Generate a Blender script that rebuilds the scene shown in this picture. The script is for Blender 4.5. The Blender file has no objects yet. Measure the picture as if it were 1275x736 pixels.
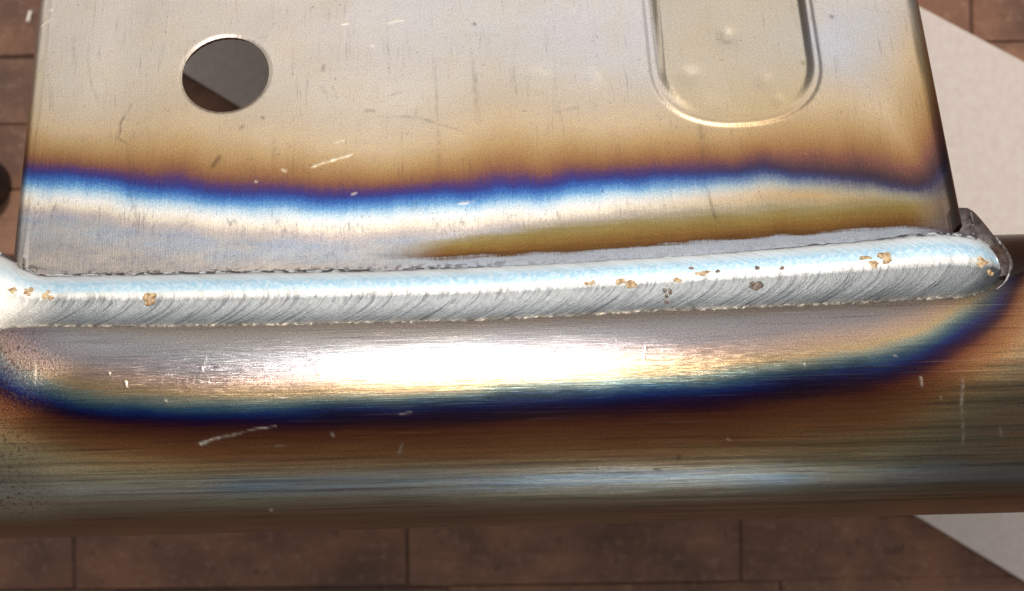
import bpy, bmesh, math, random
import numpy as np
from math import radians, sin, cos, tan, pi, hypot
from mathutils import Vector

random.seed(7)
rng = np.random.default_rng(7)
S = 0.001                      # everything below is measured in millimetres
scene = bpy.context.scene
col = scene.collection

# ------------------------------------------------------------------ camera
D = 250.0                      # camera height above the tube axis
PXMM = 7.2                     # photo pixels per mm at the height of the tube axis
cam_d = bpy.data.cameras.new('Camera')
cam = bpy.data.objects.new('Camera', cam_d); col.objects.link(cam)
cam.location = (0, 0, D * S)
cam.rotation_euler = (0, 0, 0)
cam_d.sensor_width = 36.0
cam_d.lens = 36.0 * D / (1275 / PXMM)
cam_d.clip_start = 0.01
cam_d.clip_end = 50
cam_d.dof.use_dof = True
cam_d.dof.focus_distance = 0.237
cam_d.dof.aperture_fstop = 22
scene.camera = cam

# ------------------------------------------------------------------ light
w = bpy.data.worlds.new('World'); scene.world = w; w.use_nodes = True
bg = w.node_tree.nodes['Background']
bg.inputs[0].default_value = (0.96, 0.97, 1.0, 1)
bg.inputs[1].default_value = 0.32

def area(name, loc, target, sx, sy, power, colr):
    l = bpy.data.lights.new(name, 'AREA'); l.shape = 'RECTANGLE'
    l.size = sx; l.size_y = sy; l.energy = power; l.color = colr
    o = bpy.data.objects.new(name, l); col.objects.link(o)
    o.location = loc
    o.rotation_euler = (Vector(target) - Vector(loc)).to_track_quat('-Z', 'Y').to_euler()
    return o

# broad workshop ceiling light up the bench, bright lamp over the camera, pale window on the near side
area('ceiling_panel', (0.05, 1.15, 0.85), (0, 0.02, 0), 1.5, 1.25, 8.3, (1.0, 0.97, 0.93))
area('bench_lamp', (-0.07, 0.50, 1.40), (0, -0.01, 0), 0.11, 0.12, 14, (1.0, 0.95, 0.90))
area('side_window', (-1.20, 0.85, 0.36), (0, 0, 0), 0.9, 0.6, 3.0, (1.0, 0.95, 0.84))
area('far_lamp', (0.56, 0.36, 1.20), (0, 0, 0), 0.45, 0.45, 1.3, (1.0, 0.95, 0.90))
area('near_fill', (-0.60, -0.90, 0.60), (0, 0, 0), 0.5, 0.4, .7, (1.0, 0.93, 0.82))  # added fill, lifts the lower left of tube and bead
area('window', (0.17, -1.10, 0.20), (0.02, 0, 0), 0.22, 0.16, .8, (0.80, 0.90, 1.0))
area('far_strip_light', (-0.15, -1.30, 0.34), (0, 0, 0), 0.9, 0.12, .9, (0.70, 0.80, 1.0))

vs = scene.view_settings
vs.view_transform = 'Standard'; vs.look = 'None'; vs.exposure = 0; vs.gamma = 1
vs.use_curve_mapping = False
scene.cycles.use_denoising = True

# ------------------------------------------------------------------ helpers
def s2l(c):
    return tuple(((v / 255) / 12.92 if v / 255 <= .04045 else ((v / 255 + .055) / 1.055) ** 2.4) for v in c) + (1.0,)

CAM = np.array([0, 0, D])
def ray(X, Y): return np.array([(X - 637.5) / PXMM, (368 - Y) / PXMM, -D])
def at(X, Y, z):
    d = ray(X, Y); return CAM + d * ((D - z) / D)

# plate frame
_t, _q, _w = radians(24), radians(3.0), radians(-.2)
P0 = np.array([0, -5.6, 23.0])
U = np.array([cos(_w), 0, sin(_w)]); V = np.array([0, cos(_t), -sin(_t)])
V = V - U * (U @ V); V /= np.linalg.norm(V)
_R = np.array([[cos(_q), -sin(_q), 0], [sin(_q), cos(_q), 0], [0, 0, 1]])
U = _R @ U; V = _R @ V; N = np.cross(U, V)
def on_plate(X, Y):
    d = ray(X, Y); k = ((P0 - CAM) @ N) / (d @ N); return CAM + k * d
def plate_uv(X, Y):
    p = on_plate(X, Y) - P0; return np.array([p @ U, p @ V])

# tube frame
_r = radians(1.5); TR = 23.9
TC = np.array([0, -15.6, 0.0])
TA = np.array([cos(_r), sin(_r), 0]); TE = np.array([-sin(_r), cos(_r), 0]); TZ = np.array([0, 0, 1.0])
def tube_pt(s, th, r=TR): return TC + s * TA + r * (sin(th) * TE + cos(th) * TZ)
def on_tube(X, Y):
    d = ray(X, Y); o = CAM - TC
    a2, az = d @ TE, d @ TZ; o2, oz = o @ TE, o @ TZ
    A = a2 * a2 + az * az; B = 2 * (a2 * o2 + az * oz); C = o2 * o2 + oz * oz - TR * TR
    disc = B * B - 4 * A * C
    k = (-B - math.sqrt(max(disc, 0))) / (2 * A)
    return CAM + k * d
def tube_sa(X, Y):
    p = on_tube(X, Y) - TC
    return np.array([p @ TA, -TR * math.atan2(p @ TE, p @ TZ)])       # mm along, mm round (positive = towards the viewer's bottom)

def signed_dist(pts, poly):
    """distance of Nx2 points to a polyline; positive on its left side"""
    pts = np.asarray(pts, float); poly = np.asarray(poly, float)
    best = np.full(len(pts), 1e9); sg = np.ones(len(pts))
    for a, b in zip(poly[:-1], poly[1:]):
        ab = b - a; L2 = ab @ ab
        h = np.clip(((pts - a) @ ab) / L2, 0, 1)
        q = pts - a - h[:, None] * ab
        d = np.hypot(q[:, 0], q[:, 1])
        cr = ab[0] * (pts[:, 1] - a[1]) - ab[1] * (pts[:, 0] - a[0])
        m = d < best - 1e-9
        best[m] = d[m]; sg[m] = np.sign(cr[m])
    return best * sg

def smooth_poly(pts, n=8):
    """Catmull-Rom through the points"""
    p = [np.array(q, float) for q in pts]
    p = [2 * p[0] - p[1]] + p + [2 * p[-1] - p[-2]]
    out = []
    for i in range(1, len(p) - 2):
        for k in range(n):
            t = k / n
            out.append(0.5 * (2 * p[i] + (p[i + 1] - p[i - 1]) * t + (2 * p[i - 1] - 5 * p[i] + 4 * p[i + 1] - p[i + 2]) * t * t
                              + (3 * p[i] - p[i - 1] - 3 * p[i + 1] + p[i + 2]) * t ** 3))
    out.append(p[-2]); return np.array(out)

def sstep(a, b, x):
    t = np.clip((np.asarray(x, float) - a) / (b - a), 0, 1); return t * t * (3 - 2 * t)

def vnoise(x, seed=0):
    """smooth 1-D value noise in -1..1"""
    x = np.asarray(x, float); r = np.random.default_rng(seed).uniform(-1, 1, 4096)
    i = np.floor(x).astype(int); f = x - i; f = f * f * (3 - 2 * f)
    return r[i % 4096] * (1 - f) + r[(i + 1) % 4096] * f
def vnoise2(x, y, seed=0):
    x = np.asarray(x, float); y = np.asarray(y, float)
    r = np.random.default_rng(seed).uniform(-1, 1, (256, 256))
    i = np.floor(x).astype(int); j = np.floor(y).astype(int); fx = x - i; fy = y - j
    fx = fx * fx * (3 - 2 * fx); fy = fy * fy * (3 - 2 * fy)
    g = lambda a, b: r[a % 256, b % 256]
    return (g(i, j) * (1 - fx) + g(i + 1, j) * fx) * (1 - fy) + (g(i, j + 1) * (1 - fx) + g(i + 1, j + 1) * fx) * fy

def grid_faces(ny, nx, wrap=False, flip=False):
    j, i = np.meshgrid(np.arange(ny - 1), np.arange(nx if wrap else nx - 1), indexing='ij')
    i2 = (i + 1) % nx
    f = np.stack([j * nx + i, j * nx + i2, (j + 1) * nx + i2, (j + 1) * nx + i], -1).reshape(-1, 4)
    return f[:, ::-1] if flip else f

def mesh_obj(name, verts, faces, mat, parent=None, smooth=True):
    me = bpy.data.meshes.new(name)
    verts = np.asarray(verts, float) * S
    if isinstance(faces, np.ndarray):
        nf_ = len(faces); me.vertices.add(len(verts)); me.vertices.foreach_set('co', verts.astype(np.float32).ravel())
        me.loops.add(nf_ * 4); me.loops.foreach_set('vertex_index', faces.astype(np.int32).ravel())
        me.polygons.add(nf_); me.polygons.foreach_set('loop_start', np.arange(0, nf_ * 4, 4, dtype=np.int32))
        me.update(calc_edges=True); me.validate()
    else:
        me.from_pydata([tuple(v) for v in verts], [], faces); me.update()
    if smooth: me.polygons.foreach_set('use_smooth', [True] * len(me.polygons))
    o = bpy.data.objects.new(name, me); col.objects.link(o)
    if mat: me.materials.append(mat)
    if parent: o.parent = parent
    return o

def draw_lines(pos, lines, seed):
    """strength of hand-placed scratches at each surface point; lines: (points2d, width, weight)"""
    out = np.zeros(len(pos)); r = np.random.default_rng(seed)
    for pts, wd, wt in lines:
        pts = np.asarray(pts, float)
        m = np.all((pos > pts.min(0) - 2) & (pos < pts.max(0) + 2), 1)
        if not m.any(): continue
        p = pos[m]; p = p + .10 * np.stack([vnoise(p[:, 1] * .7 + 3, seed), vnoise(p[:, 0] * .7, seed + 1)], 1)
        best = np.full(len(p), 1e9); tt = np.zeros(len(p))
        for k, (a, b) in enumerate(zip(pts[:-1], pts[1:])):
            ab = b - a; L2 = max(ab @ ab, 1e-9); h = np.clip(((p - a) @ ab) / L2, 0, 1)
            q = p - a - h[:, None] * ab; d = np.hypot(q[:, 0], q[:, 1]); c_ = d < best
            best[c_] = d[c_]; tt[c_] = (k + h[c_]) / (len(pts) - 1)
        long = np.ptp(pts, 0).max() > 1.5
        tap = (np.clip(4 * tt * (1 - tt), 0, 1) ** .4 if long else 1.0)
        brk_ = .55 + .45 * vnoise2(p[:, 0] * 1.6, p[:, 1] * 1.6, seed + 2) if long else 1.0
        v = np.exp(-(best / (wd * .75 * (.5 + .5 * tap))) ** 2) * wt * brk_ * (tap if long else 1)
        out[m] = np.maximum(out[m], v)
    return np.clip(out, 0, 1)

def set_attr(me, name, vals):
    vals = np.asarray(vals, np.float32)
    if vals.ndim == 1:
        a = me.attributes.new(name, 'FLOAT', 'POINT'); a.data.foreach_set('value', vals)
    else:
        a = me.attributes.new(name, 'FLOAT_VECTOR', 'POINT'); a.data.foreach_set('vector', vals.ravel())

def coords(me):
    c = np.empty(len(me.vertices) * 3, np.float32); me.vertices.foreach_get('co', c)
    return c.reshape(-1, 3).astype(float) / S

def apply_mods(o):
    dg = bpy.context.evaluated_depsgraph_get(); dg.update()
    me = bpy.data.meshes.new_from_object(o.evaluated_get(dg))
    old = o.data; nm = old.name; o.modifiers.clear(); o.data = me
    bpy.data.meshes.remove(old); me.name = nm
    return me

# ------------------------------------------------------------------ material tools
class Mat:
    def __init__(s, name):
        s.m = bpy.data.materials.new(name); s.m.use_nodes = True
        s.t = s.m.node_tree; s.b = s.t.nodes['Principled BSDF']
    def n(s, typ, **kw):
        x = s.t.nodes.new(typ)
        for k, v in kw.items(): setattr(x, k, v)
        return x
    def l(s, a, b): s.t.links.new(a, b)
    def put(s, sock, v):
        if hasattr(v, 'is_output'): s.l(v, sock)
        else: sock.default_value = v
    def attr(s, name, out='Fac'):
        return s.n('ShaderNodeAttribute', attribute_name=name).outputs[out]
    def math(s, op, a, b=0.0, clamp=False):
        x = s.n('ShaderNodeMath', operation=op, use_clamp=clamp); s.put(x.inputs[0], a); s.put(x.inputs[1], b); return x.outputs[0]
    def rng(s, v, a, b, c=0.0, d=1.0, kind='SMOOTHSTEP'):
        x = s.n('ShaderNodeMapRange', interpolation_type=kind); s.put(x.inputs[0], v)
        for i, q in zip((1, 2, 3, 4), (a, b, c, d)): x.inputs[i].default_value = q
        return x.outputs[0]
    def noise(s, vec, scale=(1, 1, 1), sc=1.0, detail=4, rough=.55, dist=0.0, loc=(0, 0, 0)):
        mp = s.n('ShaderNodeMapping'); s.put(mp.inputs[0], vec); mp.inputs['Scale'].default_value = scale; mp.inputs['Location'].default_value = loc
        x = s.n('ShaderNodeTexNoise'); s.l(mp.outputs[0], x.inputs['Vector'])
        x.inputs['Scale'].default_value = sc; x.inputs['Detail'].default_value = detail; x.inputs['Roughness'].default_value = rough; x.inputs['Distortion'].default_value = dist
        return x.outputs['Fac']
    def ramp(s, fac, stops, lo, hi):
        """stops: list of (value, sRGB); more than 32 never used"""
        x = s.n('ShaderNodeValToRGB'); cr = x.color_ramp
        f = s.rng(fac, lo, hi, kind='LINEAR'); s.l(f, x.inputs[0])
        ss = sorted(stops, key=lambda q: q[0])
        while len(cr.elements) > 1: cr.elements.remove(cr.elements[-1])
        cr.elements[0].position = min(1, max(0, (ss[0][0] - lo) / (hi - lo))); cr.elements[0].color = s2l(ss[0][1])
        for v, c in ss[1:]:
            e = cr.elements.new(min(1, max(0, (v - lo) / (hi - lo)))); e.color = s2l(c)
        return x.outputs[0]
    def mix(s, f, a, b, blend='MIX'):
        x = s.n('ShaderNodeMix', data_type='RGBA', blend_type=blend); s.put(x.inputs[0], f); s.put(x.inputs[6], a); s.put(x.inputs[7], b); return x.outputs[2]
    def bump(s, h, strength=.3, dist=.0001, normal=None):
        x = s.n('ShaderNodeBump'); s.put(x.inputs['Height'], h); x.inputs['Strength'].default_value = strength; x.inputs['Distance'].default_value = dist
        if normal is not None: s.l(normal, x.inputs['Normal'])
        return x.outputs[0]

# ------------------------------------------------------------------ materials
def plate_material():
    m = Mat('heat_tinted_sheet_metal'); P = m.attr('pos', 'Vector')
    da, de, we, rt = m.attr('film'), m.attr('second'), m.attr('second_weight'), m.attr('dull')
    grain = m.noise(P, (2.6, .16, 1), 1.0, 3)                      # fine grain running up the sheet
    fleck = m.noise(P, (1, 1, 1), 2.2, 4, .65)
    j = m.math('ADD', m.math('MULTIPLY', m.math('SUBTRACT', grain, .5), .9), m.math('MULTIPLY', m.math('SUBTRACT', fleck, .5), 1.7))
    j = m.math('ADD', j, m.math('MULTIPLY', m.math('SUBTRACT', m.noise(P, (1, .5, 1), .22, 2, .5), .5), 1.5))
    dj = m.math('ADD', da, j)
    cool = [(.6, (56, 60, 122)), (1.7, (84, 60, 98)), (2.9, (122, 82, 70)), (4.6, (150, 112, 74)), (7.2, (174, 144, 102)), (10.5, (190, 168, 136)), (15, (190, 175, 154)), (21, (196, 185, 170)), (32, (200, 190, 179)), (48, (202, 194, 186))]
    base = m.ramp(dj, [(-16, (148, 142, 138)), (-12.5, (150, 146, 144)), (-10, (152, 158, 164)), (-8.2, (150, 156, 166)), (-6.6, (182, 170, 164)), (-5.4, (222, 210, 190)), (-4.2, (226, 224, 218)),
                       (-2.8, (178, 202, 216)), (-1.7, (104, 152, 196)), (-.5, (60, 98, 164))] + cool, -16, 48)
    base2 = m.ramp(dj, [(-16, (128, 114, 92)), (-9.6, (140, 126, 100)), (-7.2, (134, 124, 98)), (-5.6, (156, 134, 96)), (-4.0, (172, 144, 102)),
                        (-2.6, (150, 142, 122)), (-1.5, (112, 110, 116)), (-.4, (62, 60, 84))] + [(.6, (66, 52, 60)), (1.7, (92, 66, 64))] + cool[2:], -16, 48)
    base = m.mix(rt, base, base2)
    js = m.math('ADD', m.math('MULTIPLY', m.math('SUBTRACT', grain, .5), .7), m.math('MULTIPLY', m.math('SUBTRACT', m.noise(P, (.12, 1.4, 1), 1.0, 3), .5), 1.6))
    sec = m.ramp(m.math('ADD', de, js), [(-2.4, (152, 158, 166)), (-.6, (138, 142, 148)), (.0, (82, 56, 34)), (1.2, (108, 78, 42)), (2.9, (122, 102, 58)), (4.6, (132, 120, 86)), (6.2, (144, 138, 120))], -3, 7)
    wsec = m.math('MULTIPLY', we, m.rng(m.math('ADD', de, js), 3.6, 6.8, 1, 0))
    c = base
    far = m.rng(da, 9, 20)
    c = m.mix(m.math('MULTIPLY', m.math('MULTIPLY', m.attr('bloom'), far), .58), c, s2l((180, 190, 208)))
    warm = m.math('MULTIPLY', m.math('MULTIPLY', m.rng(m.noise(P, (1, 1, 1), .11, 2, .6, loc=(31, 7, 0)), .45, .75), far), .22)
    c = m.mix(warm, c, s2l((196, 176, 138)))
    # grime: streaks up the grain and little dark pits
    streak = m.rng(m.noise(P, (1.5, .09, 1), 1.3, 3, .7), .52, .76)
    blot = m.rng(m.noise(P, (1, .5, 1), .25, 3), .42, .65)
    c = m.mix(m.math('MULTIPLY', m.math('MULTIPLY', streak, blot), .40), c, s2l((84, 78, 76)))
    pits = m.math('MULTIPLY', m.rng(m.noise(P, (1.2, .7, 1), 1.9, 2, .5, loc=(5, 5, 5)), .69, .77), .5)
    c = m.mix(pits, c, s2l((70, 62, 60)))
    fz = m.rng(m.noise(P, (1.6, .45, 1), 1.15, 3, .7, loc=(9, 1, 0)), .50, .64)     # sooty streaks in the hot band
    hot = m.math('MULTIPLY', m.rng(da, -9.5, -6.0), m.rng(da, -5, -2.5, 1, 0))
    hot = m.math('MULTIPLY', hot, m.math('MULTIPLY', m.rng(rt, 0, .6, 1, .25), m.rng(m.noise(P, (1, .3, 1), .14, 2), .42, .6)))
    c = m.mix(m.math('MULTIPLY', m.math('MULTIPLY', fz, hot), .5), c, s2l((96, 92, 108)))
    mott = m.math('MULTIPLY', m.rng(m.noise(P, (.3, 1.0, 1), .35, 3, .7, loc=(3, 19, 0)), .40, .68), m.rng(da, -5, -8))
    c = m.mix(m.math('MULTIPLY', mott, .4), c, s2l((182, 168, 150)))
    mot2 = m.math('MULTIPLY', m.rng(m.noise(P, (.9, .7, 1), 1.0, 3, .75, loc=(13, 9, 0)), .48, .72), m.rng(da, -6, -9))
    c = m.mix(m.math('MULTIPLY', mot2, .4), c, s2l((112, 108, 120)))
    c = m.mix(wsec, c, sec)
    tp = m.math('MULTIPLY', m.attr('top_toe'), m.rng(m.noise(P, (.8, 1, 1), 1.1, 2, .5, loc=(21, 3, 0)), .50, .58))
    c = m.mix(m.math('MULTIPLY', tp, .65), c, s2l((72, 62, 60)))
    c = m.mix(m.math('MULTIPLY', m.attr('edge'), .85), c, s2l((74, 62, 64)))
    c = m.mix(m.math('MULTIPLY', m.attr('dark_marks'), .85), c, s2l((60, 50, 46)))
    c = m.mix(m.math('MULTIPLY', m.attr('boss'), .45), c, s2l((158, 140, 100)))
    lm = m.attr('bright_marks')
    c = m.mix(lm, c, s2l((250, 240, 215)))
    fine = m.noise(P, (1, 1, 1), 4.5, 2, .6, loc=(2, 2, 2))
    c = m.mix(1.0, c, m.ramp(fine, [(.25, (196, 194, 200)), (.75, (255, 255, 252))], 0, 1), 'MULTIPLY')
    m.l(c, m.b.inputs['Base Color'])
    m.b.inputs['Metallic'].default_value = 1.0
    r = m.math('ADD', .34, m.math('MULTIPLY', grain, .10)); r = m.math('ADD', r, m.math('MULTIPLY', m.math('MULTIPLY', streak, blot), .12))
    r = m.math('SUBTRACT', r, m.math('MULTIPLY', m.attr('boss'), .11))
    m.l(r, m.b.inputs['Roughness'])
    h = m.math('ADD', m.math('MULTIPLY', m.noise(P, (5.5, .22, 1), 1.0, 3), .7), m.math('MULTIPLY', m.noise(P, (1, 1, 1), .45, 3), 1.2))
    h = m.math('ADD', h, m.math('MULTIPLY', lm, 1.5))
    m.l(m.bump(h, .30, .00012), m.b.inputs['Normal'])
    return m.m

uv = plate_uv
PLATE_DARK = [((uv(165, 128), uv(151, 152), uv(148, 172), uv(160, 181)), .26, .9), ((uv(158, 182), uv(163, 225)), .22, .4),
              ((uv(160, 238), uv(168, 262), uv(174, 288)), .3, .7), ((uv(108, 66), uv(114, 105), uv(124, 132)), .25, .35), ((uv(92, 40), uv(93, 95)), .5, .25),
              ((uv(470, 145), uv(520, 146), uv(585, 166)), .22, .6), ((uv(540, 70), uv(545, 150)), .28, .35), ((uv(588, 70), uv(596, 158)), .6, .45),
              ((uv(872, 150), uv(876, 200)), .9, .45), ((uv(880, 232), uv(889, 268), uv(898, 280)), .35, .7), ((uv(480, 5), uv(486, 110)), .2, .3), ((uv(690, 140), uv(725, 132)), .3, .4),
              ((uv(398, 108), uv(408, 118)), .5, .5), ((uv(404, 80), uv(402, 90)), .45, .6), ((uv(412, 105), uv(420, 124)), .2, .5), ((uv(265, 206), uv(272, 196)), .55, .65), ((uv(327, 147), uv(328, 148)), .35, .8), ((uv(590, 29), uv(591, 30)), .35, .8),
              ((uv(1035, 20), uv(1036, 21)), .45, .7), ((uv(998, 82), uv(999, 83)), .45, .7), ((uv(520, 250), uv(512, 264)), .5, .45), ((uv(485, 119), uv(500, 114)), .4, .5), ((uv(456, 138), uv(466, 139)), .4, .4), ((uv(300, 160), uv(302, 158)), .4, .5),
              ((uv(690, 60), uv(692, 150)), .3, .2), ((uv(640, 40), uv(640, 110)), .3, .18), ((uv(740, 20), uv(741, 60)), .3, .2), ((uv(340, 170), uv(341, 215)), .5, .3), ((uv(545, 150), uv(548, 220)), .6, .28), ((uv(60, 90), uv(66, 140)), .4, .25)]
PLATE_BRIGHT = [((uv(384, 210), uv(412, 200), uv(440, 191)), .30, 1.1), ((uv(415, 178), uv(432, 173)), .22, .6), ((uv(480, 28), uv(504, 24)), .34, .9), ((uv(426, 30), uv(432, 29)), .3, .7), ((uv(463, 56), uv(464, 57)), .28, .8),
                ((uv(570, 254), uv(592, 251)), .34, .7), ((uv(438, 241), uv(443, 240)), .2, .6), ((uv(318, 225), uv(319, 226)), .2, .6), ((uv(352, 211), uv(356, 213)), .28, .5), ((uv(50, 31), uv(61, 26)), .3, .8), ((uv(63, 12), uv(64, 13)), .3, .6), ((uv(740, 80), uv(746, 112)), 1.6, .25), ((uv(660, 85), uv(690, 92)), 1.2, .18)]

def tube_material():
    m = Mat('heat_tinted_tube_metal'); P = m.attr('pos', 'Vector')
    d = m.attr('film'); left = m.attr('scale_crust')
    line = m.noise(P, (.05, 2.4, 1), 1.0, 4, .6)                     # drawn lines along the tube
    line2 = m.noise(P, (.02, 1.1, 1), 1.0, 3, .6, loc=(3, 9, 0))
    fleck = m.noise(P, (1, 1, 1), 2.4, 4, .65)
    j = m.math('ADD', m.math('MULTIPLY', m.math('SUBTRACT', line, .5), 2.0), m.math('MULTIPLY', m.math('SUBTRACT', fleck, .5), 1.4))
    j = m.math('ADD', j, m.math('MULTIPLY', m.math('SUBTRACT', m.noise(P, (.2, .5, 1), .4, 2, .5), .5), 1.5))
    j = m.math('ADD', j, m.math('MULTIPLY', m.math('MULTIPLY', m.math('SUBTRACT', fleck, .5), left), 5.0))
    dj = m.math('ADD', d, j)
    c = m.ramp(dj, [(-20, (128, 116, 108)), (-15, (134, 128, 122)), (-11, (138, 138, 140)), (-8.2, (144, 136, 136)), (-6.2, (176, 150, 132)), (-4.3, (186, 158, 118)), (-2.9, (138, 150, 136)), (-1.7, (68, 104, 124)),
                    (-.7, (30, 52, 112)), (.2, (34, 28, 74)), (1.0, (56, 28, 54)), (1.9, (84, 44, 42)), (3.6, (116, 70, 46)), (7.0, (150, 104, 66)), (9.5, (162, 130, 90)), (13, (152, 138, 104)), (18, (136, 126, 102)), (40, (126, 112, 88))], -20, 40)
    navy = m.math('MULTIPLY', m.attr('dull'), m.math('MULTIPLY', m.rng(d, -4.0, -1.8), m.rng(d, 3, 1.4)))
    c = m.mix(m.math('MULTIPLY', navy, .66), c, s2l((40, 34, 46)))
    stre = m.rng(line2, .5, .72)
    c = m.mix(m.math('MULTIPLY', m.math('MULTIPLY', stre, m.rng(d, 2, 8)), .5), c, s2l((104, 60, 44)))
    c = m.mix(m.math('MULTIPLY', m.attr('near_toe'), m.rng(fleck, .3, .6, .75, 1)), c, s2l((92, 76, 62)))  # weld oxide plus the bead's shadow, painted on the tube below it
    c = m.mix(m.math('MULTIPLY', m.math('MULTIPLY', m.attr('painted_reflection'), m.rng(line, .3, .6, .5, 1)), .8), c, s2l((112, 132, 144)))  # pale blue window reflection painted into the tube colour
    c = m.mix(m.math('MULTIPLY', m.attr('right_end'), m.rng(line2, .3, .7, .25, .75)), c, s2l((150, 112, 82)))
    dk = m.rng(m.noise(P, (.03, 1.6, 1), 1.4, 3, .7, loc=(1, 2, 0)), .54, .72)
    c = m.mix(m.math('MULTIPLY', dk, .55), c, s2l((46, 36, 30)))
    dk2 = m.math('MULTIPLY', m.rng(m.noise(P, (.008, .45, 1), 1.0, 4, .65, loc=(2, 6, 0)), .46, .66), m.rng(d, 5, 10))
    c = m.mix(m.math('MULTIPLY', dk2, .55), c, s2l((58, 50, 42)))
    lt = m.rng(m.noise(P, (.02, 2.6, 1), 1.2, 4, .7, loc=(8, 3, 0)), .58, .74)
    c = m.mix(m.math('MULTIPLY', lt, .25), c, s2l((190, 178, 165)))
    c = m.mix(m.math('MULTIPLY', left, m.rng(d, 0, -3, 0, .5)), c, s2l((118, 106, 118)))
    pit = m.math('MULTIPLY', m.rng(m.noise(P, (1, 1, 1), 1.5, 3, .6, loc=(4, 4, 0)), .52, .64), left)
    c = m.mix(m.math('MULTIPLY', pit, .75), c, s2l((78, 62, 52)))
    sp = m.rng(m.noise(P, (1, 1.3, 1), 2.3, 2, .5, loc=(14, 4, 0)), .715, .76)
    c = m.mix(m.math('MULTIPLY', sp, .8), c, s2l((50, 42, 40)))
    comb = m.math('MULTIPLY', m.attr('comb'), m.rng(m.noise(P, (2.2, .12, 1), 1.0, 3, .6, loc=(6, 0, 0)), .54, .64))
    lm = m.math('MAXIMUM', m.attr('bright_marks'), m.math('MULTIPLY', comb, .06))
    c = m.mix(lm, c, s2l((240, 225, 205)))
    c = m.mix(m.math('MULTIPLY', m.attr('dark_marks'), .85), c, s2l((44, 34, 30)))
    fine = m.noise(P, (.8, 1, 1), 4.5, 2, .6, loc=(2, 2, 2))
    c = m.mix(1.0, c, m.ramp(fine, [(.25, (184, 182, 190)), (.75, (255, 255, 252))], 0, 1), 'MULTIPLY')
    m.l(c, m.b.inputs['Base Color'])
    m.b.inputs['Metallic'].default_value = 1.0
    r = m.math('ADD', .19, m.math('MULTIPLY', line, .09)); r = m.math('ADD', r, m.math('MULTIPLY', left, .22))
    m.l(r, m.b.inputs['Roughness'])
    m.b.inputs['Anisotropic'].default_value = .7                    # drawn finish: gloss spreads round the tube, not along it
    cx = m.n('ShaderNodeVectorMath', operation='CROSS_PRODUCT'); m.l(m.n('ShaderNodeNewGeometry').outputs['Normal'], cx.inputs[0]); cx.inputs[1].default_value = tuple(TA)
    m.l(cx.outputs[0], m.b.inputs['Tangent'])
    h = m.math('ADD', m.math('MULTIPLY', m.noise(P, (.06, 6, 1), 1.0, 3, .6), .8), m.math('MULTIPLY', m.noise(P, (.3, 1, 1), .5, 3), .8))
    h = m.math('ADD', h, m.math('MULTIPLY', m.math('MULTIPLY', fleck, left), 2.5)); h = m.math('ADD', h, m.math('MULTIPLY', lm, 1.2))
    m.l(m.bump(h, .30, .00012), m.b.inputs['Normal'])
    return m.m

q = tube_sa
TUBE_BRIGHT = [((q(250, 552), q(256, 550)), .34, 1.2), ((q(250, 552), q(270, 546), q(302, 538)), .25, 1.5), ((q(302, 538), q(345, 530)), .18, 1.0), ((q(258, 440), q(247, 472)), .24, .45), ((q(155, 472), q(158, 484)), .26, .9), ((q(43, 450), q(43, 480)), .26, .7), ((q(805, 424), q(801, 455)), .18, .5), ((q(824, 430), q(825, 445)), .15, .35),
               ((q(1199, 470), q(1197, 505), q(1199, 556)), .3, .6), ((q(1147, 470), q(1148, 480)), .25, .5), ((q(1171, 495), q(1172, 498)), .2, .35), ((q(495, 566), q(501, 552)), .28, .5), ((q(1245, 530), q(1246, 545)), .3, .3),
               ((q(205, 498), q(207, 498)), .24, .55), ((q(135, 465), q(136, 466)), .22, .5), ((q(337, 637), q(338, 634)), .28, .7), ((q(413, 540), q(414, 542)), .28, .5), ((q(1002, 452), q(1003, 455)), .16, .3), ((q(1113, 442), q(1116, 443)), .16, .3), ((q(905, 547), q(908, 548)), .22, .4),
               ((q(168, 476), q(210, 476)), .2, .45), ((q(240, 475), q(262, 477)), .22, .6), ((q(340, 494), q(362, 496)), .24, .5), ((q(495, 517), q(514, 513)), .18, .4), ((q(340, 556), q(356, 555)), .22, .35)]
TUBE_DARK = [((q(267, 457), q(271, 457)), .35, .9), ((q(638, 464), q(652, 475), q(668, 478)), .36, .6), ((q(845, 571), q(846, 568)), .4, .8), ((q(816, 584), q(822, 585)), .35, .7), ((q(325, 456), q(327, 458)), .28, .5), ((q(232, 657), q(360, 651)), .35, .6), ((q(620, 649), q(750, 644)), .5, .6), ((q(690, 440), q(691, 441)), .3, .6)]

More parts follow.
